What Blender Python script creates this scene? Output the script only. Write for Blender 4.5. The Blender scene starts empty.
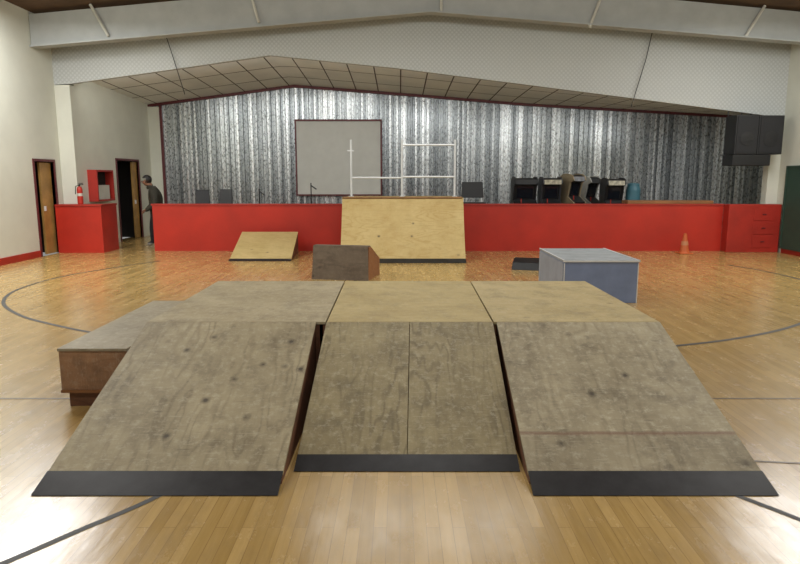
import bpy, bmesh, math, random
from mathutils import Vector, Matrix
random.seed(4)
S=bpy.context.scene
COL=S.collection
try: S.view_settings.view_transform='Standard'
except Exception: pass

def srgb(h):
    h=h.lstrip('#'); r=[]
    for i in (0,2,4):
        c=int(h[i:i+2],16)/255
        r.append(c/12.92 if c<=.04045 else ((c+.055)/1.055)**2.4)
    return (*r,1)
def newmat(name):
    m=bpy.data.materials.new(name); m.use_nodes=True
    nt=m.node_tree; b=nt.nodes['Principled BSDF']
    return m,nt,b
def N(nt,t,**k):
    n=nt.nodes.new(t)
    for a,v in k.items(): setattr(n,a,v)
    return n
def ramp(nt,src,stops):
    r=N(nt,'ShaderNodeValToRGB')
    e=r.color_ramp.elements
    e[0].position=stops[0][0]; e[0].color=stops[0][1]
    e[1].position=stops[-1][0]; e[1].color=stops[-1][1]
    for p,c in stops[1:-1]:
        q=e.new(p); q.color=c
    nt.links.new(src,r.inputs[0]); return r.outputs[0]
def mixc(nt,fac,a,b,mode='MIX'):
    m=N(nt,'ShaderNodeMix',data_type='RGBA',blend_type=mode)
    for s,v in ((m.inputs[0],fac),(m.inputs[6],a),(m.inputs[7],b)):
        if isinstance(v,(int,float,tuple)): s.default_value=v
        else: nt.links.new(v,s)
    return m.outputs[2]
def mth(nt,op,a,b=0.0,c=None):
    m=N(nt,'ShaderNodeMath',operation=op)
    for i,v in enumerate((a,b,c)):
        if v is None: continue
        if isinstance(v,(int,float)): m.inputs[i].default_value=v
        else: nt.links.new(v,m.inputs[i])
    return m.outputs[0]
def coords(nt,kind='Object',scale=(1,1,1),rot=(0,0,0),loc=(0,0,0)):
    tc=N(nt,'ShaderNodeTexCoord'); mp=N(nt,'ShaderNodeMapping')
    mp.inputs['Scale'].default_value=scale; mp.inputs['Rotation'].default_value=rot; mp.inputs['Location'].default_value=loc
    nt.links.new(tc.outputs[kind],mp.inputs[0]); return mp.outputs[0]
def remap(nt,vec,scale):
    st=N(nt,'ShaderNodeMapping'); st.inputs['Scale'].default_value=scale; nt.links.new(vec,st.inputs[0]); return st.outputs[0]
def noise(nt,vec,scale,detail=3,rough=.5,out='Fac'):
    n=N(nt,'ShaderNodeTexNoise'); n.inputs['Scale'].default_value=scale
    n.inputs['Detail'].default_value=detail; n.inputs['Roughness'].default_value=rough
    nt.links.new(vec,n.inputs['Vector']); return n.outputs[out]
def bump(nt,b,h,strength,dist=.01):
    n=N(nt,'ShaderNodeBump'); n.inputs['Strength'].default_value=strength; n.inputs['Distance'].default_value=dist
    nt.links.new(h,n.inputs['Height']); nt.links.new(n.outputs[0],b.inputs['Normal'])
def G(v): return (v,v,v,1)

def paint(name,col,rough=.6,var=.12,metal=0,scale=3,bmp=.05):
    m,nt,b=newmat(name)
    v=coords(nt); n=noise(nt,v,scale,5,.6)
    c=srgb(col)
    d=tuple(max(0,x*(1-var*1.6)) for x in c[:3])+(1,); l=tuple(min(1,x*(1+var)) for x in c[:3])+(1,)
    nt.links.new(ramp(nt,n,[(.3,d),(.7,l)]),b.inputs['Base Color'])
    b.inputs['Roughness'].default_value=rough; b.inputs['Metallic'].default_value=metal
    bump(nt,b,noise(nt,v,60,3),bmp,.004)
    return m
def plywood(name,light,dark,grainrot=0,off=(0,0,0),knots=.5,dirt=.5,ringk=12,rough=.6,dirtcol='#5c5240',ringw=.6,knotcol='#3a3022',stain=None,pale='#c4bca4',kscale=(7.4,6.6),xs=3.0):
    m,nt,b=newmat(name)
    base=coords(nt,'UV',(1,1,1),(0,0,grainrot),off)
    vo=N(nt,'ShaderNodeTexVoronoi'); vo.inputs['Scale'].default_value=1; vo.inputs['Randomness'].default_value=.5
    nt.links.new(remap(nt,base,(kscale[0],kscale[1],1)),vo.inputs['Vector'])
    sep=N(nt,'ShaderNodeSeparateColor'); nt.links.new(vo.outputs['Color'],sep.inputs[0])
    gate=mth(nt,'LESS_THAN',sep.outputs[0],knots)
    near=mth(nt,'MULTIPLY',gate,mth(nt,'MAXIMUM',mth(nt,'SUBTRACT',.4,vo.outputs['Distance']),0))
    n1=noise(nt,remap(nt,base,(xs,.6,1)),1.4,3,.45)
    n1=mth(nt,'ADD',n1,mth(nt,'MULTIPLY',near,.18))
    rings=mth(nt,'PINGPONG',mth(nt,'MULTIPLY',n1,ringk*2),1.0)
    lines=ramp(nt,rings,[(.0,G(0)),(.5,G(.12)),(.82,G(.75)),(1,G(1))])
    region=ramp(nt,noise(nt,remap(nt,base,(1.8,.8,1)),1.6,3),[(.38,G(.2)),(.6,G(1))])
    lines=mth(nt,'MULTIPLY',lines,region)
    fine=noise(nt,remap(nt,base,(60,5,1)),1.0,4,.65)
    big=noise(nt,base,2.0,6,.65)
    L=srgb(light);D=srgb(dark); Mid=tuple((a+b_)/2 for a,b_ in zip(L,D))
    col=ramp(nt,big,[(.34,L),(.66,Mid)])
    col=mixc(nt,mth(nt,'MULTIPLY',fine,.35),col,D)
    col=mixc(nt,mth(nt,'MULTIPLY',lines,ringw),col,D)
    f=mth(nt,'ADD',mth(nt,'MULTIPLY',lines,.4),mth(nt,'MULTIPLY',fine,.6))
    b2=noise(nt,remap(nt,base,(1,1,1)),4.3,7,.72)
    col=mixc(nt,ramp(nt,b2,[(.48,G(0)),(.68,G(dirt))]),col,srgb(dirtcol))
    sp=noise(nt,base,20,7,.8)
    col=mixc(nt,ramp(nt,sp,[(.51,G(0)),(.63,G(dirt*.75))]),col,srgb(pale))
    sc=noise(nt,remap(nt,base,(7,110,1)),1,3,.6)
    col=mixc(nt,ramp(nt,sc,[(.6,G(0)),(.69,G(dirt*.6))]),col,srgb(pale))
    sc2=noise(nt,remap(nt,base,(6,80,1)),1.3,3,.6)
    col=mixc(nt,ramp(nt,sc2,[(.62,G(0)),(.7,G(dirt*.65))]),col,srgb('#3d352a'))
    dist=mth(nt,'ADD',vo.outputs['Distance'],mth(nt,'MULTIPLY',mth(nt,'SUBTRACT',sp,.5),.2))
    dist=mth(nt,'ADD',dist,mth(nt,'MULTIPLY',sep.outputs[1],.05))
    k=ramp(nt,dist,[(.09,G(1)),(.15,G(.5)),(.28,G(0))])
    col=mixc(nt,mth(nt,'MULTIPLY',mth(nt,'MULTIPLY',k,gate),.88),col,srgb(knotcol))
    if stain:
        sx=N(nt,'ShaderNodeSeparateXYZ'); tc=N(nt,'ShaderNodeTexCoord'); nt.links.new(tc.outputs['UV'],sx.inputs[0])
        d=mth(nt,'ABSOLUTE',mth(nt,'SUBTRACT',mth(nt,'ADD',sx.outputs[1],mth(nt,'MULTIPLY',b2,.04)),stain))
        col=mixc(nt,ramp(nt,d,[(.0,G(.6)),(.02,G(0))]),col,srgb('#74402f'))
        low=mth(nt,'LESS_THAN',sx.outputs[1],stain)
        col=mixc(nt,mth(nt,'MULTIPLY',low,.18),col,srgb('#5a4e3b'))
    nt.links.new(col,b.inputs['Base Color'])
    b.inputs['Roughness'].default_value=rough
    bump(nt,b,f,.12,.004)
    return m

# ---------- mesh helpers ----------
def setuv(me,off=(0,0)):
    uv=me.uv_layers.new(name='UVMap')
    for p in me.polygons:
        n=p.normal
        u=Vector((0,0,1)).cross(n)
        if u.length<.05: u=Vector((1,0,0))
        u.normalize(); v=n.cross(u)
        for li in p.loop_indices:
            co=me.vertices[me.loops[li].vertex_index].co
            uv.data[li].uv=(co.dot(u)+off[0],co.dot(v)+off[1])
def mesh(name,verts,faces,mats,parent=None,loc=(0,0,0),rot=(0,0,0),smooth=False,mi=None,bevel=0,uvoff=(0,0)):
    me=bpy.data.meshes.new(name); me.from_pydata([tuple(v) for v in verts],[],faces); me.update()
    bm=bmesh.new(); bm.from_mesh(me); bmesh.ops.recalc_face_normals(bm,faces=bm.faces)
    bm.to_mesh(me); bm.free()
    if not isinstance(mats,(list,tuple)): mats=[mats]
    for m in mats: me.materials.append(m)
    if mi:
        for p,i in zip(me.polygons,mi): p.material_index=i
    setuv(me,uvoff)
    if smooth:
        for p in me.polygons: p.use_smooth=True
    o=bpy.data.objects.new(name,me); COL.objects.link(o)
    o.location=loc; o.rotation_euler=rot
    if parent: o.parent=parent
    if bevel:
        b=o.modifiers.new('bevel','BEVEL'); b.width=bevel; b.segments=2; b.limit_method='ANGLE'
    return o
BF=[(0,1,2,3),(7,6,5,4),(0,4,5,1),(1,5,6,2),(2,6,7,3),(3,7,4,0)]
def bv(x0,x1,y0,y1,z0,z1):
    return [(x0,y0,z0),(x1,y0,z0),(x1,y1,z0),(x0,y1,z0),(x0,y0,z1),(x1,y0,z1),(x1,y1,z1),(x0,y1,z1)]
def box(name,b,mat,parent=None,**k): return mesh(name,bv(*b),BF,mat,parent,**k)
def boxes(name,bl,mat,parent=None,**k):
    V=[];F=[];M=[]
    for i,b in enumerate(bl):
        o=len(V); V+=bv(*b[:6]); F+=[tuple(q+o for q in f) for f in BF]; M+=[b[6] if len(b)>6 else 0]*6
    return mesh(name,V,F,mat,parent,mi=M,**k)
def prism(name,poly,axis,a,b,mat,parent=None,**k):
    def P(p,t):
        return {'x':(t,p[0],p[1]),'y':(p[0],t,p[1]),'z':(p[0],p[1],t)}[axis]
    n=len(poly); V=[P(p,a) for p in poly]+[P(p,b) for p in poly]
    F=[tuple(range(n)),tuple(range(2*n-1,n-1,-1))]+[(i,(i+1)%n,(i+1)%n+n,i+n) for i in range(n)]
    return mesh(name,V,F,mat,parent,**k)
def lathe(name,prof,mat,parent=None,seg=24,**k):
    V=[];F=[]
    for r,z in prof:
        for i in range(seg):
            a=2*math.pi*i/seg; V.append((r*math.cos(a),r*math.sin(a),z))
    for j in range(len(prof)-1):
        for i in range(seg):
            F.append((j*seg+i,j*seg+(i+1)%seg,(j+1)*seg+(i+1)%seg,(j+1)*seg+i))
    F.append(tuple(range(seg))[::-1]); F.append(tuple((len(prof)-1)*seg+i for i in range(seg)))
    return mesh(name,V,F,mat,parent,smooth=False,**k)
def tube(name,paths,r,mat,parent=None,seg=10,**k):
    V=[];F=[]
    for path in paths:
        for a,b in zip(path[:-1],path[1:]):
            a=Vector(a);b=Vector(b); d=(b-a).normalized()
            u=d.cross(Vector((0,0,1)) if abs(d.z)<.9 else Vector((1,0,0))).normalized(); w=d.cross(u)
            o=len(V)
            for q in (a-d*r*.6,b+d*r*.6):
                for i in range(seg):
                    t=2*math.pi*i/seg; V.append(q+u*r*math.cos(t)+w*r*math.sin(t))
            F+=[(o+i,o+(i+1)%seg,o+seg+(i+1)%seg,o+seg+i) for i in range(seg)]
            F+=[tuple(o+i for i in range(seg))[::-1],tuple(o+seg+i for i in range(seg))]
    return mesh(name,V,F,mat,parent,**k)
def thing(name,loc,label,cat,rot=0,group=None):
    e=bpy.data.objects.new(name,None); COL.objects.link(e); e.location=loc; e.rotation_euler=(0,0,rot); e.empty_display_size=.2
    e['label']=label; e['category']=cat
    if group: e['group']=group
    return e
def struct(o): o['kind']='structure'; return o
def tag(o,label,cat,group=None):
    o['label']=label;o['category']=cat
    if group:o['group']=group
    return o

# ---------- materials ----------
M_cream=paint('cream_wall_paint','#cfd0c2',.7,.06,scale=.8)
M_red=paint('red_wall_paint','#b32a1b',.45,.10,scale=1.5)
M_reddk=paint('dark_red_paint','#a3281c',.5,.12,scale=3)
M_maroon=paint('maroon_trim_paint','#5a2024',.5,.1)
M_black=paint('black_plastic','#101012',.5,.2)
M_blackm=paint('worn_black_steel','#2b2b2d',.42,.25,metal=.3,scale=9)
M_dark=paint('dark_opening_shade','#17120e',.9,.1)  # near-black colour stands in for shade inside open recesses
M_beam=paint('grey_beam_paint','#a9aca9',.55,.06)
M_brown=paint('brown_wood_deck','#5b4531',.8,.2)
M_steel=paint('galvanized_pipe','#dcdfe1',.3,.06,metal=.25)
M_board=paint('white_board_surface','#bcbdb7',.5,.04)
M_green=paint('dark_green_paint','#2b4438',.6,.1)
M_bluebox=paint('blue_grey_paint','#7685a5',.5,.1,scale=4)
M_endbox=paint('grey_blue_end_paint','#8c93a1',.5,.1,scale=4)
M_greytop=paint('blue_grey_worn_top','#9ba0a2',.5,.15,scale=6)
M_orange=paint('orange_plastic','#bd5c2a',.6,.1)
M_white=paint('white_paint','#c4c3b8',.5,.06)
M_blue=paint('teal_plastic','#3d6a77',.5,.1)
M_screen=paint('dark_glass','#161a20',.15,.2)
M_tan=paint('greyed_tan_laminate','#84775f',.5,.1)
M_doorwood=paint('varnished_door_wood','#a88248',.45,.2,scale=4)
M_tables=paint('brown_counter_wood','#8a5c36',.5,.15)
M_sider=plywood('reddish_side_plywood','#7d5236','#4f3020',math.pi/2,knots=.1,dirt=.3,dirtcol='#2f2018',pale='#9a7558')
M_frame=paint('pine_framing','#8d6a44',.7,.2,scale=6)

P_left=plywood('weathered_plywood_a','#b6a988','#675a40',0,(1.3,.2,0),.5,.5,10,ringw=.52,dirtcol='#5e5440')
P_mid=plywood('weathered_plywood_b','#aa9c75','#5e5238',0,(4.1,3.2,0),.03,.48,13,ringw=.6,dirtcol='#574d38')
P_right=plywood('weathered_plywood_c','#b8ac8e','#6b5f46',0,(7.7,1.2,0),.25,.65,10,ringw=.46,stain=.46,dirtcol='#5f5542')
D_left=plywood('deck_plywood_a','#b2a586','#877857',math.pi/2,(2.2,7,0),.05,.5,7,ringw=.35)
D_mid=plywood('deck_plywood_b','#bcaa78','#957f4c',math.pi/2,(5.2,2,0),.05,.3,7,ringw=.35)
D_right=plywood('deck_plywood_c','#c0ae80','#978354',math.pi/2,(9.2,4,0),.05,.42,7,ringw=.3)
Y_ply=plywood('fresh_yellow_plywood','#cdb77f','#a4843f',math.pi/2,(3,3,0),.03,.15,12,dirtcol='#8b7340',ringw=.5,pale='#d8c99c')
Y_ply2=plywood('yellow_plywood_small','#c6b07c','#a0884a',math.pi/2,(8,3,0),.05,.2,9,dirtcol='#8b7340',ringw=.4,pale='#d8c99c')
B_ply=plywood('dark_brown_plywood','#7c6e5e','#4f4336',math.pi/2,(1,9,0),.1,.3,6,dirtcol='#2b241d',pale='#94897a')
G_ply=plywood('grey_top_plywood','#a29880','#7b6f56',0,(6,6,0),.05,.5,7,ringw=.4)
R_ply=plywood('red_brown_box_plywood','#ab8462','#7a583d',math.pi/2,(2,5,0),.05,.5,8,dirtcol='#57473a',pale='#b7a28a')
O_ply=plywood('orange_side_ply','#a06a40','#7a4a2a',knots=.05,dirt=.2)

# floor
m,nt,b=newmat('maple_gym_floor')
v=coords(nt,'Object',(1,1,1),(0,0,math.pi/2))
br=N(nt,'ShaderNodeTexBrick'); nt.links.new(v,br.inputs['Vector'])
br.inputs['Scale'].default_value=1; br.inputs['Brick Width'].default_value=.8; br.inputs['Row Height'].default_value=.06
br.inputs['Mortar Size'].default_value=.002; br.inputs['Mortar Smooth'].default_value=.3; br.offset=.37
br.inputs['Color1'].default_value=srgb('#bfa067'); br.inputs['Color2'].default_value=srgb('#987a42'); br.inputs['Mortar'].default_value=srgb('#725730')
g=noise(nt,coords(nt,'Object',(45,2.0,1)),1,4,.65)
v3=coords(nt)
big=noise(nt,v3,.5,4,.6)
c=mixc(nt,.38,br.outputs['Color'],ramp(nt,g,[(.3,srgb('#92733e')),(.7,srgb('#c2a267'))]))
c=mixc(nt,ramp(nt,big,[(.35,G(0)),(.7,G(.3))]),c,srgb('#bf9f63'))
worn=noise(nt,coords(nt,'Object',(3,1.2,1)),2.2,6,.7)
c=mixc(nt,ramp(nt,worn,[(.5,G(0)),(.72,G(.35))]),c,srgb('#8a7350'))
nt.links.new(c,b.inputs['Base Color'])
nt.links.new(mth(nt,'MULTIPLY_ADD',noise(nt,coords(nt,'Object',(2.2,1,1)),3,7,.75),.4,.04),b.inputs['Roughness'])
b.inputs['Coat Weight'].default_value=.3; b.inputs['Coat Roughness'].default_value=.2
bump(nt,b,noise(nt,coords(nt,'Object',(9,2.2,1)),1.8,3),.25,.006)
M_floor=m
M_line=paint('dark_court_line_paint','#3c3b39',.55,.15,scale=8)
M_line2=paint('faded_court_line_paint','#6f5d3f',.4,.15,scale=8)
# header with embossed dots
m,nt,b=newmat('embossed_insulation_panel')
tc=N(nt,'ShaderNodeTexCoord'); sx=N(nt,'ShaderNodeSeparateXYZ'); nt.links.new(tc.outputs['Object'],sx.inputs[0])
k=math.pi/.09
a1=mth(nt,'SINE',mth(nt,'MULTIPLY',mth(nt,'ADD',sx.outputs[0],sx.outputs[2]),k))
a2=mth(nt,'SINE',mth(nt,'MULTIPLY',mth(nt,'SUBTRACT',sx.outputs[0],sx.outputs[2]),k))
h=mth(nt,'ABSOLUTE',mth(nt,'MULTIPLY',a1,a2))
nb=noise(nt,coords(nt),.5,3)
c=ramp(nt,h,[(.2,srgb('#a9aca9')),(.75,srgb('#b9bcb9'))])
c=mixc(nt,ramp(nt,nb,[(.4,G(0)),(.65,G(.3))]),c,srgb('#b8bab4'))
nt.links.new(c,b.inputs['Base Color']); b.inputs['Roughness'].default_value=.5
bump(nt,b,h,.05,.01)
M_header=m
m,nt,b=newmat('ceiling_tile_grid')
tc=N(nt,'ShaderNodeTexCoord'); sx=N(nt,'ShaderNodeSeparateXYZ'); nt.links.new(tc.outputs['UV'],sx.inputs[0])
def line(o,period,w):
    return mth(nt,'LESS_THAN',mth(nt,'FRACT',mth(nt,'DIVIDE',o,period)),w/period)
l=mth(nt,'MAXIMUM',line(sx.outputs[0],.61,.03),line(sx.outputs[1],1.22,.04))
c=mixc(nt,l,ramp(nt,noise(nt,coords(nt),1.2,3),[(.35,srgb('#dfe3e0')),(.65,srgb('#eceeea'))]),srgb('#3a3632'))
nt.links.new(c,b.inputs['Base Color']); b.inputs['Roughness'].default_value=.8
M_tiles=m
# corrugated metal
PER=.13
m,nt,b=newmat('corrugated_galvanized_metal')
tc=N(nt,'ShaderNodeTexCoord'); sx=N(nt,'ShaderNodeSeparateXYZ'); nt.links.new(tc.outputs['Object'],sx.inputs[0])
idx=mth(nt,'FLOOR',mth(nt,'DIVIDE',mth(nt,'ADD',sx.outputs[0],6.93),PER/2))
wn=N(nt,'ShaderNodeTexWhiteNoise',noise_dimensions='1D'); nt.links.new(idx,wn.inputs['W'])
n2=noise(nt,coords(nt,'Object',(1,1,.5)),26,4,.7)
t=mth(nt,'ADD',mth(nt,'MULTIPLY',wn.outputs['Value'],.45),mth(nt,'MULTIPLY',n2,.55))
c=ramp(nt,t,[(.25,srgb('#767b7e')),(.5,srgb('#a6abad')),(.78,srgb('#edf0f1'))])
nt.links.new(c,b.inputs['Base Color']); b.inputs['Metallic'].default_value=.72
nt.links.new(mth(nt,'MULTIPLY_ADD',n2,.3,.14),b.inputs['Roughness'])
bump(nt,b,noise(nt,coords(nt,'Object',(1,1,1)),5,3,.6),.25,.02)
M_metal=m

# ---------- room shell ----------
XL,XR=-7.25,8.12; YF=13.9; YB=18.2; Y0=-3; XS=-6.93
def ceilz(x): return 5.55-abs(x-.4)*.1
V=[(XL-.0,Y0,0),(10.6,Y0,0),(10.6,YB,0),(XL,YB,0)]; F=[(0,1,2,3)]; MI=[0]
def smoothpath(pts,n=8):
    out=[]
    P=[Vector((*p,0)) for p in pts]
    P=[P[0]*2-P[1]]+P+[P[-1]*2-P[-2]]
    for i in range(1,len(P)-2):
        for k in range(n):
            t=k/n; a,b_,c_,d=P[i-1],P[i],P[i+1],P[i+2]
            out.append(.5*((2*b_)+(c_-a)*t+(2*a-5*b_+4*c_-d)*t*t+(3*b_-a-3*c_+d)*t**3))
    out.append(P[-2]); return out
def stripe(pts,w=.055,n=8,mi=1):
    q=smoothpath(pts,n); o=len(V)
    for i,p in enumerate(q):
        d=(q[min(i+1,len(q)-1)]-q[max(i-1,0)]).normalized(); s=Vector((-d.y,d.x,0))*w/2
        V.append((*(p+s).xy,.002)); V.append((*(p-s).xy,.002))
    for i in range(len(q)-1):
        F.append((o+2*i,o+2*i+1,o+2*i+3,o+2*i+2)); MI.append(mi)
stripe([(-4.6,12.2),(-5.0,11.4),(-5.45,10.2),(-5.45,9.0),(-5.08,8.05),(-4.45,7.3),(-3.8,6.8),(-3.04,6.35),(-2.0,5.9),(-.8,5.6),(.5,5.5),(1.7,5.62),(2.6,5.88),(3.4,6.2),(4.24,6.72),(5.2,7.6),(5.9,8.7),(6.25,9.8),(6.2,10.9),(6.0,11.6)],.045)
stripe([(-7.2,4.42),(-3,4.42),(3,4.42),(8.1,4.42)],.022,2,2)
stripe([(-2.3,1.2),(-1.85,2.1),(-1.5,2.6),(-1.2,3.0),(-.9,3.6)],.035)
stripe([(2.3,2.1),(1.87,2.75),(1.65,3.05),(1.4,3.5)],.035)
stripe([(1.7,3.42),(2.6,3.3),(3.2,3.1)],.02,8,2)
fl=mesh('floor',V,F,[M_floor,M_line,M_line2],mi=MI); struct(fl)
bm=bmesh.new(); bm.from_mesh(fl.data)
for f in bm.faces:
    if f.normal.z<0: f.normal_flip()
bm.to_mesh(fl.data); bm.free()

T=.15
D0,D1=12.88,13.6
struct(boxes('wall_left',[(XL-T,XL,Y0,D0,0,5.1),(XL-T,XL,D0,D1,1.9,5.1),(XL-T,XL,D1,YF+.15,0,5.1),
        (XL,XS,YF+.001,YF+.2,0,3.495),
        (XS-T,XS,YF+.2,15.9,0,4.3),(XS-T,XS,15.9,17.2,2.0,4.3),(XS-T,XS,17.2,YB,0,4.3)],M_cream))
struct(boxes('wall_right',[(XR,XR+T,Y0,YF+.2,0,5.2),(7.88,XR,YF+.001,YF+.2,0,2.82),(10.5,10.6,YF+.2,YB,0,4.3)],M_cream))
def niche(name,x0,x1,y0,y1,z1):
    t=.03
    return struct(boxes(name,[(x0-t,x0,y0-t,y1+t,0.001,z1+t),(x0,x1,y0-t,y0-.001,0.001,z1),(x0,x1,y1+.001,y1+t,0.001,z1),(x0,x1,y0-t,y1+t,z1,z1+t)],M_dark))  # box behind the doorway, its darkness put into the colour
niche('wall_closet',-8.0,XL-T,D0,D1,1.9)
niche('wall_passage',-8.0,XS-T,15.9,17.2,2.0)
def doorframe(name,x,y0,y1,z1,leafs):
    d=boxes(name,[(x-.16,x+.02,y0-.05,y0,0,z1+.05),(x-.16,x+.02,y1,y1+.05,0,z1+.05),(x-.16,x+.02,y0,y1,z1,z1+.05)]+leafs,[M_maroon,M_doorwood,M_steel])
    struct(d); return d
doorframe('door_1',XL,D0,D1,1.9,[(XL-.1,XL-.06,D0+.3,D1-.01,.01,1.88,1),(XL-.06,XL-.03,D0+.34,D0+.38,.9,1.0,2)])
doorframe('door_2',XS,15.9,17.2,2.0,[(XS-.08,XS-.04,16.9,17.19,.01,1.98,1),(XS-.04,XS-.01,16.94,16.98,.9,1.0,2)])
low=[(XL,3.5),(-6.9,3.52),(-4.8,3.8),(-2.7,4.09),(-.05,3.83),(2.9,3.47),(5.1,3.2),(8.0,2.84),(XR,2.82)]
poly=low+[(XR,ceilz(XR)-.02),(.4,ceilz(.4)-.02),(XL,ceilz(XL)-.02)]
struct(prism('wall_header',poly,'y',YF,YF+.12,M_header))
backl=[(-7.05,3.55),(-6.6,3.61),(-2.9,4.09),(0.6,3.83),(3.4,3.6),(8.8,3.3),(10.5,3.2)]
def interp(pl,x):
    if x<=pl[0][0]: return pl[0][1]
    for (a,za),(c_,zc) in zip(pl[:-1],pl[1:]):
        if x<=c_: return za+(zc-za)*(x-a)/(c_-a)
    return pl[-1][1]
V=[];F=[];n=60
for i in range(n+1):
    t=i/n; xf=XS+(10.5-XS)*t
    zf=interp(low+[(10.5,2.6)],xf) ; zb=interp(backl,xf)
    for j in range(6):
        if j==0: y=YF+.12; z=zf+.2  # front edge raised into an added pocket for the hidden fill strips
        else:
            s=(j-1)/4; y=YF+.42+(YB-YF-.42)*s; sr=(y-YF)/(YB-YF)
            z=zf*(1-sr)+zb*sr+.2*(1-s)
        V.append((xf,y,z))
for i in range(n):
    for j in range(5):
        a=i*6+j; F.append((a,a+1,a+7,a+6))
sc=mesh('ceiling_alcove',V,F,M_tiles)
uvl=sc.data.uv_layers[0]
for p in sc.data.polygons:
    for li in p.loop_indices:
        co=sc.data.vertices[sc.data.loops[li].vertex_index].co; uvl.data[li].uv=(co.x,co.y)
struct(sc)
V=[];F=[]; x=XS; prof=[(0,0),(.055,0),(.067,.035),(.118,.035)]
xs=[]
while x<10.5:
    for dx,dy in prof: xs.append((x+dx,dy))
    x+=PER
for (xx,dy) in xs:
    z=interp(backl,xx)+.01
    V+= [(xx,YB-dy,0),(xx,YB-dy,z)]
for i in range(len(xs)-1): F.append((2*i,2*i+2,2*i+3,2*i+1))
struct(mesh('wall_back',V,F,M_metal))
V=[];F=[]
pts=[p for p in backl]
for (xx,z) in pts:
    for yy in (YB-.09,YB-.045):
        V+=[(xx,yy,z-.075),(xx,yy,z-.005)]
for i in range(len(pts)-1):
    a=4*i;c_=a+4
    F+=[(a,c_,c_+1,a+1),(a+2,a+3,c_+3,c_+2),(a+1,c_+1,c_+3,a+3),(a,a+2,c_+2,c_)]
struct(mesh('trim_1',V,F,M_maroon))
struct(box('trim_2',(XS,-6.62,YB-.1,YB-.04,0,3.5),M_cream))
struct(box('trim_3',(-6.62,-6.55,YB-.1,YB-.04,0,3.53),M_maroon))
V=[];F=[]
for xx in (XL-T,.4,XR+T):
    for yy in (Y0,YF+.15): 
        V+=[(xx,yy,ceilz(xx)),(xx,yy,ceilz(xx)+.1)]
F=[(0,4,6,2),(4,8,10,6),(1,3,7,5),(5,7,11,9),(0,1,5,4),(4,5,9,8),(2,6,7,3),(6,10,11,7),(0,2,3,1),(8,9,11,10)]
struct(mesh('ceiling',V,F,M_brown))
struct(box('baseboard_left',(XL,XL+.02,Y0,D0-.06,0,.13),M_reddk))
struct(box('baseboard_right',(XR-.02,XR,Y0,13.55,0,.13),M_reddk))
BY=13.2
be=thing('roof_beam',(0.4,BY,0),'pale grey painted steel roof beam spanning the hall under the ceiling','beam')
bl,brr=XL-.4+.01,XR-.4-.01
prism('beam_web',[(bl,4.12),(0.2,4.77),(brr,4.19),(brr,4.74),(0.2,5.4),(bl,4.72)],'y',-.05,.05,M_beam,be)
prism('lower_flange',[(bl,4.10),(0.2,4.75),(brr,4.17),(brr,4.20),(0.2,4.78),(bl,4.13)],'y',-.12,.12,M_beam,be)
for (xa,za,xb) in [(-5.7,4.32,-6.0),(-2.75,4.57,-2.88),(.8,4.76,.8),(3.7,4.48,3.9),(6.75,4.3,7.07)]:
    tube('strut',[[(xa-.4,-.09,za),(xb-.4,-.09,min(5.05,ceilz(xb)-.03))]],.028,M_white,be)

tag(tube('hanging_cable',[[(-4.85,13.84,4.55),(-4.72,13.84,4.1),(-4.5,13.84,3.3)]],.008,M_black),'thin dark cable hanging down the embossed panel','cable')
tag(tube('hanging_cable.001',[[(5.2,13.84,4.55),(5.1,13.84,4.0),(4.85,13.84,3.05)]],.008,M_black),'thin dark cable hanging down the embossed panel','cable')

hw=thing('half_wall',(0.8,13.96,0),'long low red painted partition wall along the arcade area','partition wall')
box('wall_panel',(-6.14,6.17,-.09,.09,0,.985),M_red,hw)
box('cap_rail',(-6.16,6.17,-.11,.11,.985,1.02),M_reddk,hw)
lw=thing('half_wall',(-6.7,13.85,0),'short red painted counter wall beside the passage','partition wall')
box('wall_panel',(-.54,.42,-.34,.04,0,.985),M_red,lw)
box('wall_panel',(.38,.42,.04,.4,0,.985),M_red,lw)
box('cap_rail',(-.54,.44,-.36,.04,.985,1.02),M_reddk,lw)
box('cap_rail',(.36,.44,.04,.4,.985,1.02),M_reddk,lw)
rc=thing('drawer_cabinet',(7.52,13.7,0),'dark red cabinet with drawers at the end of the red partition','cabinet')
box('body',(-.55,.56,-.08,.17,0,1.02),M_reddk,rc,bevel=.008)
for i in range(3):
    d=box('drawer',(-.02,.42,-.09,-.081,.1+i*.29,.36+i*.29),M_reddk,rc,bevel=.003)
    h=box('handle',(.16,.24,-.104,-.091,.22+i*.29,.24+i*.29),M_maroon,rc); h.parent=d

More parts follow.
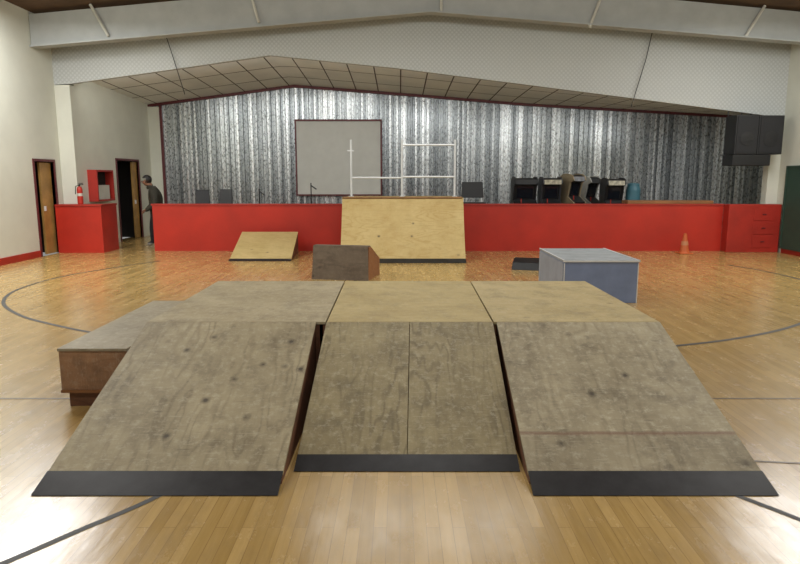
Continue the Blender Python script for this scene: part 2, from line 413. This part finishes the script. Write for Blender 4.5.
# ---------- ramps ----------
def kicker(name,x0t,x1t,x0b,x1b,y0,y1,H,mat,matside,label,strip=.1,seam=False,group=None):
    cx=(x0b+x1b)/2; 
    e=thing(name,(cx,y0,0),label,'ramp',0,group)
    L=y1-y0; th=.02
    a0,a1,b0,b1=x0b-cx,x1b-cx,x0t-cx,x1t-cx
    def pt(s,t,d):
        xl=a0+(b0-a0)*t; xr=a1+(b1-a1)*t
        sl=math.hypot(L,H); return (xl+(xr-xl)*s, L*t+d*H/sl*(0 if t>=1 else 1), H*t-d*L/sl)
    def slab(nm,s0,s1,t0,t1,mt,d0=0,d1=th,uo=(0,0),bev=.002):
        v=[pt(s0,t0,d1),pt(s1,t0,d1),pt(s1,t1,d1),pt(s0,t1,d1),pt(s0,t0,d0),pt(s1,t0,d0),pt(s1,t1,d0),pt(s0,t1,d0)]
        return mesh(nm,v,BF,mt,e,uvoff=uo,bevel=bev)
    t0=strip*.93
    if seam:
        slab('riding_surface',0,.4985,t0,1,mat,uo=(0,0)); slab('riding_surface',.5015,1,t0,1,mat,uo=(3.3,1.7))
    else: slab('riding_surface',0,1,t0,1,mat)
    q0=pt(0,strip,.0);q1=pt(1,strip,.0)
    v=[(a0,0,0.0005),(a1,0,0.0005),q1,q0,(a0,-.012,.004),(a1,-.012,.004),pt(1,strip,-.005),pt(0,strip,-.005)]
    mesh('steel_plate',v,BF,M_blackm,e)
    for s in (0,1):
        sg=1 if s==0 else -1
        def sp(t,z,w): 
            xx=(a0+(b0-a0)*t) if s==0 else (a1+(b1-a1)*t); return (xx+sg*w,L*t,z)
        z1=H-.025
        V=[sp(.08,0,.004),sp(.999,0,.004),sp(.999,z1,.004),sp(.08,.018,.004),sp(.08,0,.024),sp(.999,0,.024),sp(.999,z1,.024),sp(.08,.018,.024)]
        mesh('side_panel',V,BF,matside,e)
    box('back_panel',(max(a0,b0)+.025,min(a1,b1)-.025,L-.02,L-.001,.0,H-.03),matside,e)
    return e
H=.556; YT=4.461
g='plywood launch ramps'
kicker('launch_ramp',-1.805,-.60,-1.846,-.612,2.997,YT,H,P_left,M_sider,'weathered grey plywood bank ramp with knots and black toe plate',group=g)
kicker('launch_ramp',-.525,.663,-.575,.65,3.264,YT,H,P_mid,M_sider,'shorter plywood bank ramp with centre seam between two longer ramps',strip=.085,seam=True,group=g)
kicker('launch_ramp',.69,1.855,.667,1.896,2.997,YT,H,P_right,M_sider,'grey scuffed plywood bank ramp with reddish stain line',group=g)
def table(x0,x1,xb0,xb1,y0,y1,mat,label,group='plywood platform boxes'):
    cx=(x0+x1)/2; e=thing('platform_box',(cx,y0,0),label,'platform',group=group)
    D=y1-y0; a0,a1,b0,b1=x0-cx,x1-cx,xb0-cx,xb1-cx
    mesh('deck',[(a0,.0,H-.02),(a1,.0,H-.02),(b1,D,H-.02),(b0,D,H-.02),(a0,.0,H),(a1,.0,H),(b1,D,H),(b0,D,H)],BF,mat,e,bevel=.002)
    for (u0,u1) in ((a0,b0),(a1-.02,b1-.02)):
        mesh('side_panel',[(u0,.01,0),(u0+.02,.01,0),(u1+.02,D-.01,0),(u1,D-.01,0),(u0,.01,H-.02),(u0+.02,.01,H-.02),(u1+.02,D-.01,H-.02),(u1,D-.01,H-.02)],BF,M_sider,e)
    box('end_panel',(max(a0,b0)+.02,min(a1,b1)-.02,.01,.03,0,H-.02),M_sider,e)
    box('end_panel',(b0+.02,b1-.02,D-.03,D-.01,0,H-.02),M_sider,e)
    return e
YD=YT+.008
table(-1.805,-.533,-1.814,-.556,YD,6.3,D_left,'grey weathered plywood platform behind a bank ramp')
table(-.522,.660,-.545,.695,YD,6.3,D_mid,'yellowish plywood platform in the middle of the funbox')
table(.672,1.855,.706,1.844,YD,6.3,D_right,'yellow scuffed plywood platform with dark seam edge')
tag(box('loose_board',(1.88,2.15,4.3,4.4,0,.03),M_blackm,bevel=.004),'short dark board lying on the floor by the platform','board')
tag(box('loose_board.001',(2.02,2.12,4.6,5.3,0,.04),M_frame,bevel=.004),'narrow wooden strip lying beside the platform','board')

lb=thing('grind_ledge',(-2.11,4.25,0),'low red-brown plywood ledge box with grey top beside the ramps','ledge')
box('top_board',(-.235,.245,-.01,1.72,.40,.42),G_ply,lb,bevel=.003)
box('body',(-.23,.24,0,1.7,.105,.40),R_ply,lb,bevel=.003)
box('base',(-.19,.2,.02,1.66,0,.105),M_sider,lb)
box('edge_strip',(-.23,.24,-.012,-.001,.105,.125),M_tables,lb)

bb=thing('grind_box',(2.54,8.0,0),'blue-grey painted box with light grey top and metal edges','box')
box('body',(-.47,.47,0,1.4,0,.52),M_bluebox,bb,bevel=.004)
box('end_board',(-.482,-.471,0.01,1.39,.03,.51),M_endbox,bb)
box('top_board',(-.48,.48,-.01,1.41,.521,.545),M_greytop,bb,bevel=.004)
boxes('metal_edge',[(-.484,-.46,-.014,1.414,.546,.55),(.46,.484,-.014,1.414,.546,.55),(-.484,.484,-.016,-.0101,.525,.545),(.46,.472,-.006,-.001,.0,.51),(-.472,-.46,-.006,-.001,.0,.51)],M_steel,bb)

w=thing('wedge_ramp',(-.93,9.85,0),'dark brown plywood wedge box with orange side standing behind the platforms','ramp',rot=math.radians(-12))
mesh('front_panel',[(-.47,0,0),(.45,0,0),(.45,.02,0),(-.47,.02,0),(-.45,.06,.53),(.43,.06,.53),(.43,.08,.53),(-.45,.08,.53)],BF,B_ply,w)
wp=[(.022,0),(.75,0),(.75,.27),(.2,.51),(.082,.51)]
prism('side_panel',wp,'x',.425,.445,O_ply,w)
prism('side_panel',wp,'x',-.465,-.445,M_sider,w)
mesh('riding_surface',[(-.45,.085,.512),(.43,.085,.512),(.43,.2,.512),(-.45,.2,.512),(-.45,.085,.53),(.43,.085,.53),(.43,.2,.53),(-.45,.2,.53)],BF,B_ply,w)
mesh('riding_surface',[(-.45,.2,.51),(.43,.2,.51),(.43,.77,.262),(-.45,.77,.262),(-.45,.2,.53),(.43,.2,.53),(.43,.77,.28),(-.45,.77,.28)],BF,B_ply,w)

YR0=11.95
e=thing('quarter_ramp',(.0,YR0,0),'tall steep yellow plywood bank ramp against the red partition','ramp')
x0,x1=-1.13,1.24
prof=[(0,.0),(.22,.3),(.42,.62),(.58,.93),(.68,1.19)]
def curved(nm,p,th,mat,xx0,xx1):
    V=[];F=[]
    for (y,z) in p: V+=[(xx0,y,z),(xx1,y,z),(xx0,y+th,z),(xx1,y+th,z)]
    for i in range(len(p)-1):
        a=4*i;c_=a+4
        F+=[(a,a+1,c_+1,c_),(a+2,c_+2,c_+3,a+3),(a,c_,c_+2,a+2),(a+1,a+3,c_+3,c_+1)]
    F+=[(0,2,3,1),(4*(len(p)-1),4*(len(p)-1)+1,4*(len(p)-1)+3,4*(len(p)-1)+2)]
    return mesh(nm,V,F,mat,e)
curved('riding_surface',[(y,z) for y,z in prof],.02,Y_ply,x0,x1)
mesh('toe_plate',[(x0,-.1,.002),(x1,-.1,.002),(x1,.04,.055),(x0,.04,.055),(x0,-.1,.008),(x1,-.1,.008),(x1,.035,.07),(x0,.035,.07)],BF,M_blackm,e)
box('deck',(x0+.02,x1-.04,.68,1.88,1.17,1.19),Y_ply,e)
for xs_ in (x0+.01,x1-.03):
    prism('side_panel',[(y+.025,z) for y,z in prof[:-1]]+[(.7,1.165),(1.87,1.165),(1.87,0)],'x',xs_,xs_+.02,M_sider,e)
tube('coping',[[(x0+.02,.675,1.19),(x1-.04,.675,1.19)]],.022,M_frame,e)
r=thing('guard_rail',(.0,13.3,1.195),'silver steel pipe guard rail standing on the ramp deck','railing')
def px(p): return (p-400)/640*13.05
tube('post',[[(px(351),0,.02),(px(351),0,1.13)]],.023,M_steel,r)
tube('post',[[(px(402),0,.02),(px(402),0,1.13)]],.025,M_steel,r)
tube('post',[[(px(455),0,.02),(px(455),0,1.13)]],.023,M_steel,r)
for p in (351,402,455): box('foot_plate',(px(p)-.05,px(p)+.05,-.05,.05,0,.012),M_steel,r)
tube('rail',[[(px(402),0,1.04),(px(455),0,1.04)]],.021,M_steel,r)
tube('rail',[[(px(402),0,.40),(px(455),0,.40)]],.021,M_steel,r)
tube('rail',[[(px(351),0,.38),(px(402),0,.38)]],.02,M_steel,r)
tube('rail',[[(px(348),0,.92),(px(353),0,.92)]],.018,M_steel,r)

kicker('launch_ramp',-3.36,-2.17,-3.28,-2.09,12.15,13.62,.44,Y_ply2,M_sider,'small yellow plywood kicker ramp against the red partition',strip=.07,group=g)
kb=thing('curb_block',(2.22,11.1,0),'low black plastic kicker block on the wooden floor','ramp',rot=math.radians(-15))
mesh('body',[(-.25,-.2,0),(.25,-.2,0),(.25,.25,0),(-.25,.25,0),(-.24,-.1,.12),(.24,-.1,.12),(.24,.25,.17),(-.24,.25,.17)],BF,M_black,kb,bevel=.01)
box('skid_rail',(-.25,.25,.251,.28,0,.15),M_blackm,kb)

c=thing('traffic_cone',(5.98,13.4,0),'small orange traffic cone on the floor by the red partition','traffic cone')
box('base',(-.14,.14,-.14,.14,0,.025),M_orange,c,bevel=.01)
lathe('cone_body',[(.11,.025),(.095,.05),(.03,.42),(.02,.425)],M_orange,c)
lathe('collar',[(.076,.18),(.064,.26)],paint('faded_orange','#c4855e',.5),c)

b_=thing('projection_board',(-1.7,YB-.09,1.08),'large blank grey board with dark red frame on corrugated wall','board')
box('panel',(-1.16,1.16,-.03,.03,.04,2.03),M_board,b_)
boxes('frame',[(-1.2,1.2,-.05,.03,2.03,2.08),(-1.2,-1.16,-.05,.03,0.0,2.03),(1.16,1.2,-.05,.03,0,2.03),(-1.16,1.16,-.05,.03,0,.04)],M_maroon,b_)

M_grille=paint('speaker_grille','#161618',.7,.3,scale=40)
def speaker(x0,x1,z0,z1,y0,y1,label,extra=None):
    e=thing('loudspeaker',((x0+x1)/2,(y0+y1)/2,z0),label,'speaker',group='hanging loudspeakers')
    w=(x1-x0)/2; d=(y1-y0)/2; h=z1-z0
    box('cabinet',(-w,w,-d,d,0,h),M_black,e,bevel=.01)
    box('grille',(-w+.03,w-.03,-d-.012,-d-.001,.03,h-.03),M_grille,e)
    lathe('driver',[(w*.55,0),(w*.6,.012),(w*.25,.016)],M_black,e,loc=(0,-d-.011,h*.4),rot=(math.pi/2,0,0))
    yy=YF+.05-(y0+y1)/2
    for s in (-.6,.6):
        xx=(x0+x1)/2+s*w
        tube('bracket',[[(s*w,d,h*.8),(s*w,yy,h*.8),(s*w,yy,interp(low,xx)+.02-z0)]],.012,M_blackm,e)
    if extra:
        X0,X1,Z0,Z1=extra; cx=(x0+x1)/2
        box('lower_cabinet',(X0-cx,X1-cx,-d,d-.01,Z0-z0,Z1-z0),M_black,e,bevel=.01)
    return e
speaker(6.86,7.325,2.05,2.84,13.4,13.84,'black loudspeaker cabinets hung under the embossed panel',(6.84,7.62,1.82,2.045))
speaker(7.33,7.84,2.05,2.83,13.4,13.84,'wider black loudspeaker cabinet hung beside another')

tag(box('counter_board',(4.9,6.75,13.87,14.25,1.021,1.09),M_tables,bevel=.005),'brown wooden board resting on top of the red partition','board')
gb=thing('notice_board',(XR-.04,12.85,.1),'dark green framed board on the cream wall','board')
box('panel',(-.02,.035,-.7,.65,.04,1.68),M_green,gb)
boxes('frame',[(-.035,.035,-.74,.69,0,.04),(-.035,.035,-.74,.69,1.68,1.72),(-.035,.035,-.74,-.7,.04,1.68),(-.035,.035,.65,.69,.04,1.68)],M_green,gb)

def arcade(x,y,w,h,rot,body,panel,label,edge,scr=None):
    e=thing('arcade_cabinet',(x,y,0),label,'arcade machine',rot,'arcade machines')
    prof=[(-.3,0),(.26,0),(.28,h-.14),(.24,h-.06),(.14,h-.01),(.04,h),(-.14,h-.01),(-.24,h-.05),(-.3,h-.15),(-.17,h-.2),(-.08,h-.52),(-.34,h-.66),(-.34,h-.74),(-.27,h-.8)]
    for s in (-1,1):
        a=s*w/2; prism('side_panel',prof,'x',min(a,a-s*.03),max(a,a-s*.03),edge,e)
    w2=w/2-.031
    inner=[(-.27,.03),(.24,.03),(.26,h-.15),(.2,h-.07),(.09,h-.03),(-.12,h-.03),(-.22,h-.065),(-.25,h-.15),(-.14,h-.19),(-.06,h-.53),(-.3,h-.67),(-.25,h-.82)]
    prism('cabinet_body',inner,'x',-w2,w2,body,e)
    mesh('marquee',[(-w2,-.262,h-.07),(w2,-.262,h-.07),(w2,-.292,h-.17),(-w2,-.292,h-.17),(-w2,-.242,h-.07),(w2,-.242,h-.07),(w2,-.272,h-.17),(-w2,-.272,h-.17)],BF,panel,e)
    mesh('screen',[(-w2+.05,-.155,h-.22),(w2-.05,-.155,h-.22),(w2-.05,-.085,h-.48),(-w2+.05,-.085,h-.48),(-w2+.05,-.13,h-.22),(w2-.05,-.13,h-.22),(w2-.05,-.06,h-.48),(-w2+.05,-.06,h-.48)],BF,scr or M_screen,e)
    mesh('control_panel',[(-w2,-.32,h-.66),(w2,-.32,h-.66),(w2,-.08,h-.53),(-w2,-.08,h-.53),(-w2,-.325,h-.64),(w2,-.325,h-.64),(w2,-.085,h-.51),(-w2,-.085,h-.51)],BF,M_blackm,e)
    tube('joystick',[[(-.1,-.22,h-.62),(-.1,-.22,h-.5)]],.012,M_reddk,e)
    return e
M_marq=paint('cream_marquee','#a39d86',.5,.4,scale=14)
M_marq2=paint('grey_marquee','#75777c',.5,.3,scale=14)
M_edge=paint('grey_side_laminate','#333337',.5,.2)
M_pale=paint('pale_side_laminate','#9a9a94',.5,.15)
arcade(2.83,14.75,.52,1.6,0,M_black,M_black,'black arcade machine behind the red partition',M_black)
arcade(3.42,14.75,.44,1.6,0,M_black,M_marq,'black arcade machine with a cream marquee',M_edge)
arcade(3.95,14.85,.34,1.67,math.radians(20),M_black,M_marq2,'tan-sided arcade machine turned at an angle',M_tan)
arcade(4.55,15.6,.34,1.62,math.radians(22),M_black,M_black,'pale-sided arcade machine turned at an angle',M_pale)
arcade(4.83,14.7,.42,1.58,0,M_black,M_marq,'narrow black arcade machine with a pale marquee',M_black)
bb=thing('plastic_barrel',(5.32,14.75,0),'tall teal plastic barrel behind the red partition','barrel')
lathe('barrel_body',[(.13,0),(.16,.05),(.16,.5),(.17,.52),(.16,.54),(.16,1.3),(.13,1.4)],M_blue,bb)
lathe('lid',[(.135,1.4),(.13,1.44),(.05,1.46)],M_blue,bb)

def chair(x,y,top,w,label,rot=0):
    e=thing('high_chair',(x,y,0),label,'chair',rot,'tall chairs behind the partition')
    sz=top-.52
    box('seat',(-w/2,w/2,-.18,.18,sz,sz+.06),M_black,e,bevel=.015)
    mesh('backrest',[(-w/2,.15,sz+.16),(w/2,.15,sz+.16),(w/2,.19,sz+.16),(-w/2,.19,sz+.16),(-w/2+.02,.22,top),(w/2-.02,.22,top),(w/2-.02,.26,top),(-w/2+.02,.26,top)],BF,M_black,e,bevel=.015)
    for sx in (-1,1):
        for sy in (-1,1):
            tube('leg',[[(sx*w*.42,sy*.15,sz),(sx*w*.52,sy*.19,.01)]],.014,M_blackm,e)
        tube('back_post',[[(sx*w*.4,.17,sz+.03),(sx*w*.4,.19,sz+.3)]],.012,M_steel,e)
    tube('footrest',[[(-w*.46,-.17,.28),(w*.46,-.17,.28)]],.01,M_steel,e)
chair(-4.55,14.8,1.3,.34,'black tall chair behind the red partition',.2)
chair(-4.08,14.8,1.31,.34,'black tall chair behind the red partition',-.15)
chair(1.68,14.8,1.48,.52,'wide black high-backed chair with steel posts')
for i,(x,h) in enumerate([(-2.05,1.45),(-3.25,1.32)]):
    e=thing('microphone_stand',(x,14.9,0),'thin black stand behind the red partition','stand')
    tube('pole',[[(0,0,.03),(0,0,h)]],.013,M_black,e)
    tube('tripod_leg',[[(0,0,.25),(math.cos(a)*.25,math.sin(a)*.25,.012)] for a in (0,2.1,4.2)],.01,M_black,e)
    tube('boom',[[(0,0,h-.05),(.12,-.05,h-.13)]],.014,M_black,e)

fc=thing('wall_cabinet',(XS+.05,14.8,1.05),'open red-framed wall cabinet with white papers on the cream wall','cabinet')
boxes('frame',[(-.05,.16,-.42,.42,0,.04),(-.05,.16,-.42,.42,.66,.7),(-.05,.16,-.42,-.38,.04,.66),(-.05,.16,.38,.42,.04,.66)],M_reddk,fc)
box('back_panel',(-.05,-.02,-.38,.38,.04,.66),M_dark,fc)
box('notice',(-.019,.12,-.3,.25,.041,.36),M_white,fc)
fe=thing('fire_extinguisher',(-6.8,13.72,1.021),'red fire extinguisher on the low red wall','fire extinguisher')
fe.scale=(.85,.85,.85)
lathe('cylinder_body',[(.06,0),(.068,.02),(.068,.36),(.05,.42),(.02,.44)],M_red,fe)
lathe('valve',[(.02,.44),(.022,.48)],M_blackm,fe)
boxes('handle',[(-.01,.1,-.01,.01,.48,.5),(-.01,.09,-.01,.01,.51,.525)],M_blackm,fe)
tube('hose',[[(.0,-.02,.47),(-.07,-.05,.44),(-.085,-.05,.25)]],.01,M_black,fe)
lathe('label_band',[(.0688,.2),(.0688,.27)],M_white,fe)

# ---------- person ----------
pe=thing('person',(-5.63,14.7,0),'person in dark olive jacket and dark trousers, head bowed','person',rot=math.radians(20))
V=[];E=[];R=[]
def v(co,r,par=None):
    V.append(co);R.append(r if isinstance(r,tuple) else (r,r)); i=len(V)-1
    if par is not None:E.append((par,i))
    return i
p0=v((.04,0,.84),(.17,.15),None); s1=v((.06,0,.98),(.185,.16),p0); s2=v((.06,0,1.13),(.20,.18),s1); s3=v((.03,0,1.28),(.17,.15),s2)
n1=v((-.02,0,1.37),.075,s3); n2=v((-.06,0,1.42),.06,n1); h1=v((-.12,0,1.46),(.08,.09),n2); h2=v((-.13,0,1.54),(.085,.095),h1)
for s in (-1,1):
    sh=v((.03,s*.18,1.27),.1,s3); el=v((.05 if s<0 else .01,s*.25,1.0),.075,sh); wr=v((-.14,s*.2,.86),.045,el)
    v((-.19,s*.19,.84),(.036,.024),wr)
    hp=v((.04,s*.095,.78),.12,p0); kn=v((.0-.04*s,s*.1,.45),.085,hp); an=v((.03-.08*s,s*.1,.1),.06,kn); v((-.1-.08*s,s*.11,.045),.045,an)
me=bpy.data.meshes.new('person_body'); me.from_pydata(V,E,[]); 
tmp=bpy.data.objects.new('tmpbody',me); COL.objects.link(tmp)
sk=tmp.modifiers.new('skin','SKIN')
for i,r_ in enumerate(R): me.skin_vertices[0].data[i].radius=r_
me.skin_vertices[0].data[0].use_root=True
sb=tmp.modifiers.new('sub','SUBSURF'); sb.levels=2; sb.render_levels=2
bpy.context.view_layer.update()
dg=bpy.context.evaluated_depsgraph_get()
bmesh_=bpy.data.meshes.new_from_object(tmp.evaluated_get(dg)); bpy.data.objects.remove(tmp)
M_skin=paint('skin','#7d5843',.5,.05); M_jacket=paint('dark_olive_jacket_cloth','#2b291f',.85,.2,scale=20); M_trous=paint('dark_trousers_cloth','#17181c',.85,.2,scale=20); M_shoe=paint('grey_shoe','#8c8a84',.6,.1); M_hair=paint('dark_hair','#15110e',.6,.3,scale=60)
bmesh_.materials.clear()
for m_ in (M_skin,M_jacket,M_trous,M_shoe): bmesh_.materials.append(m_)
bm=bmesh.new(); bm.from_mesh(bmesh_)
for s in (-1,1):
    hx,hy,hz=-.20,s*.19,.83
    for k in range(5):
        ln=[.055,.07,.075,.068,.05][k]; off=(k-2)*.015
        if k==0: a=Vector((hx+.03,hy-s*.02,hz+.005)); d=Vector((-.6,-s*.6,-.3)).normalized()
        else: a=Vector((hx,hy+off*.3,hz-off)); d=Vector((-1,0,-.5)).normalized()
        cur=a
        for j in range(2):
            l=ln*(.55 if j==0 else .45); r0=.009-.001*j
            mtx=Matrix.Translation(cur+d*l/2)@d.to_track_quat('Z','Y').to_matrix().to_4x4()
            bmesh.ops.create_cone(bm,cap_ends=True,segments=8,radius1=r0,radius2=r0*.8,depth=l*1.1,matrix=mtx)
            cur=cur+d*l; d=(d+Vector((0,0,-.7))).normalized()
bmesh.ops.create_cone(bm,cap_ends=True,segments=8,radius1=.016,radius2=.006,depth=.04,matrix=Matrix.Translation((-.22,0,1.485))@Matrix.Rotation(math.radians(-100),4,'Y'))
for s in (-1,1): bmesh.ops.create_uvsphere(bm,u_segments=8,v_segments=6,radius=.02,matrix=Matrix.Translation((-.115,s*.083,1.495))@Matrix.Diagonal((1,.4,1.3,1)))
for f in bm.faces:
    c_=f.calc_center_median(); f.smooth=True
    if c_.z>1.41 and c_.x<0: f.material_index=0
    elif c_.x<-.17 and .7<c_.z<.95 : f.material_index=0
    elif c_.z>.78: f.material_index=1
    elif c_.z<.09: f.material_index=3
    else: f.material_index=2
bm.to_mesh(bmesh_); bm.free()
bo=bpy.data.objects.new('body',bmesh_); COL.objects.link(bo); bo.parent=pe
def blob(name,loc,sc_,mat,parent,cut=None):
    bm=bmesh.new(); bmesh.ops.create_uvsphere(bm,u_segments=24,v_segments=18,radius=1,matrix=Matrix.Translation(loc)@Matrix.Diagonal((*sc_,1)))
    if cut: bmesh.ops.delete(bm,geom=[q for q in bm.verts if cut(q.co)],context='VERTS')
    m_=bpy.data.meshes.new(name); bm.to_mesh(m_); bm.free(); m_.materials.append(mat)
    for p in m_.polygons:p.use_smooth=True
    o=bpy.data.objects.new(name,m_); COL.objects.link(o); o.parent=parent; return o
blob('hair',(-.10,0,1.535),(.105,.104,.105),M_hair,pe,lambda q:(q.x<-.15 and q.z<1.56) or q.z<1.44)
for s in (-1,1): blob('eye',(-.205,s*.03,1.505),(.01,.011,.008),M_black,pe)
blob('mouth',(-.2,0,1.45),(.008,.022,.005),M_reddk,pe)
lathe('collar',[(.1,1.32),(.105,1.37),(.085,1.395)],M_jacket,pe,loc=(-.02,0,0))

# ---------- lights ----------
LC=(1,1,.96)
def area(x,y,z,sx,sy,e,col=LC,rot=(0,0,0)):
    l=bpy.data.lights.new('ceiling_lamp','AREA'); l.shape='RECTANGLE'; l.size=sx; l.size_y=sy; l.energy=e; l.color=col
    o=bpy.data.objects.new('ceiling_lamp',l); COL.objects.link(o); o.location=(x,y,z); o.rotation_euler=rot
def point(x,y,z,r,e,col=LC):
    l=bpy.data.lights.new('hall_fill','POINT'); l.shadow_soft_size=r; l.energy=e; l.color=col  # added point fill out of view, brightens walls and ceiling
    o=bpy.data.objects.new('hall_fill',l); COL.objects.link(o); o.location=(x,y,z)
for x in (-4.2,.4,5.0):
    point(x,1.0,4.6,.3,175); point(x,6.0,4.6,.3,150)
area(.4,10.4,4.6,4.0,1.4,90)
area(-6.2,9.8,4.6,1.4,3.2,290,(1,1,1))
area(6.8,9.8,4.6,1.4,3.2,205,(1,1,1))
for (xa,xb) in [(-6.3,-4.9),(-4.4,-3.0),(-2.2,-.4),(.2,2.2),(2.9,4.9),(5.4,7.4)]:
    za=interp(low,xa);zb=interp(low,xb)
    ang=math.atan2(zb-za,xb-xa)
    l=bpy.data.lights.new('alcove_fill','AREA'); l.shape='RECTANGLE'; l.size=xb-xa; l.size_y=.08; l.energy=10.5; l.color=(1,1,.98)  # added fill strip, unseen behind the header, brightens the metal wall
    o=bpy.data.objects.new('alcove_fill',l); COL.objects.link(o)
    o.matrix_world=Matrix.Translation(((xa+xb)/2,YF+.16,(za+zb)/2+.1))@Matrix.Rotation(-ang,4,'Y')@Matrix.Rotation(math.radians(90),4,'X')
w_=bpy.data.worlds.new('world'); S.world=w_; w_.use_nodes=True
w_.node_tree.nodes['Background'].inputs[0].default_value=(1,1,.97,1); w_.node_tree.nodes['Background'].inputs[1].default_value=.28

# ---------- camera ----------
cd=bpy.data.cameras.new('camera'); cd.sensor_width=36; cd.lens=36*640/800; cd.clip_end=100
co=bpy.data.objects.new('camera',cd); COL.objects.link(co)
co.location=(0,0,1.57); co.rotation_euler=(math.radians(90-9.23),0,0)
S.camera=co
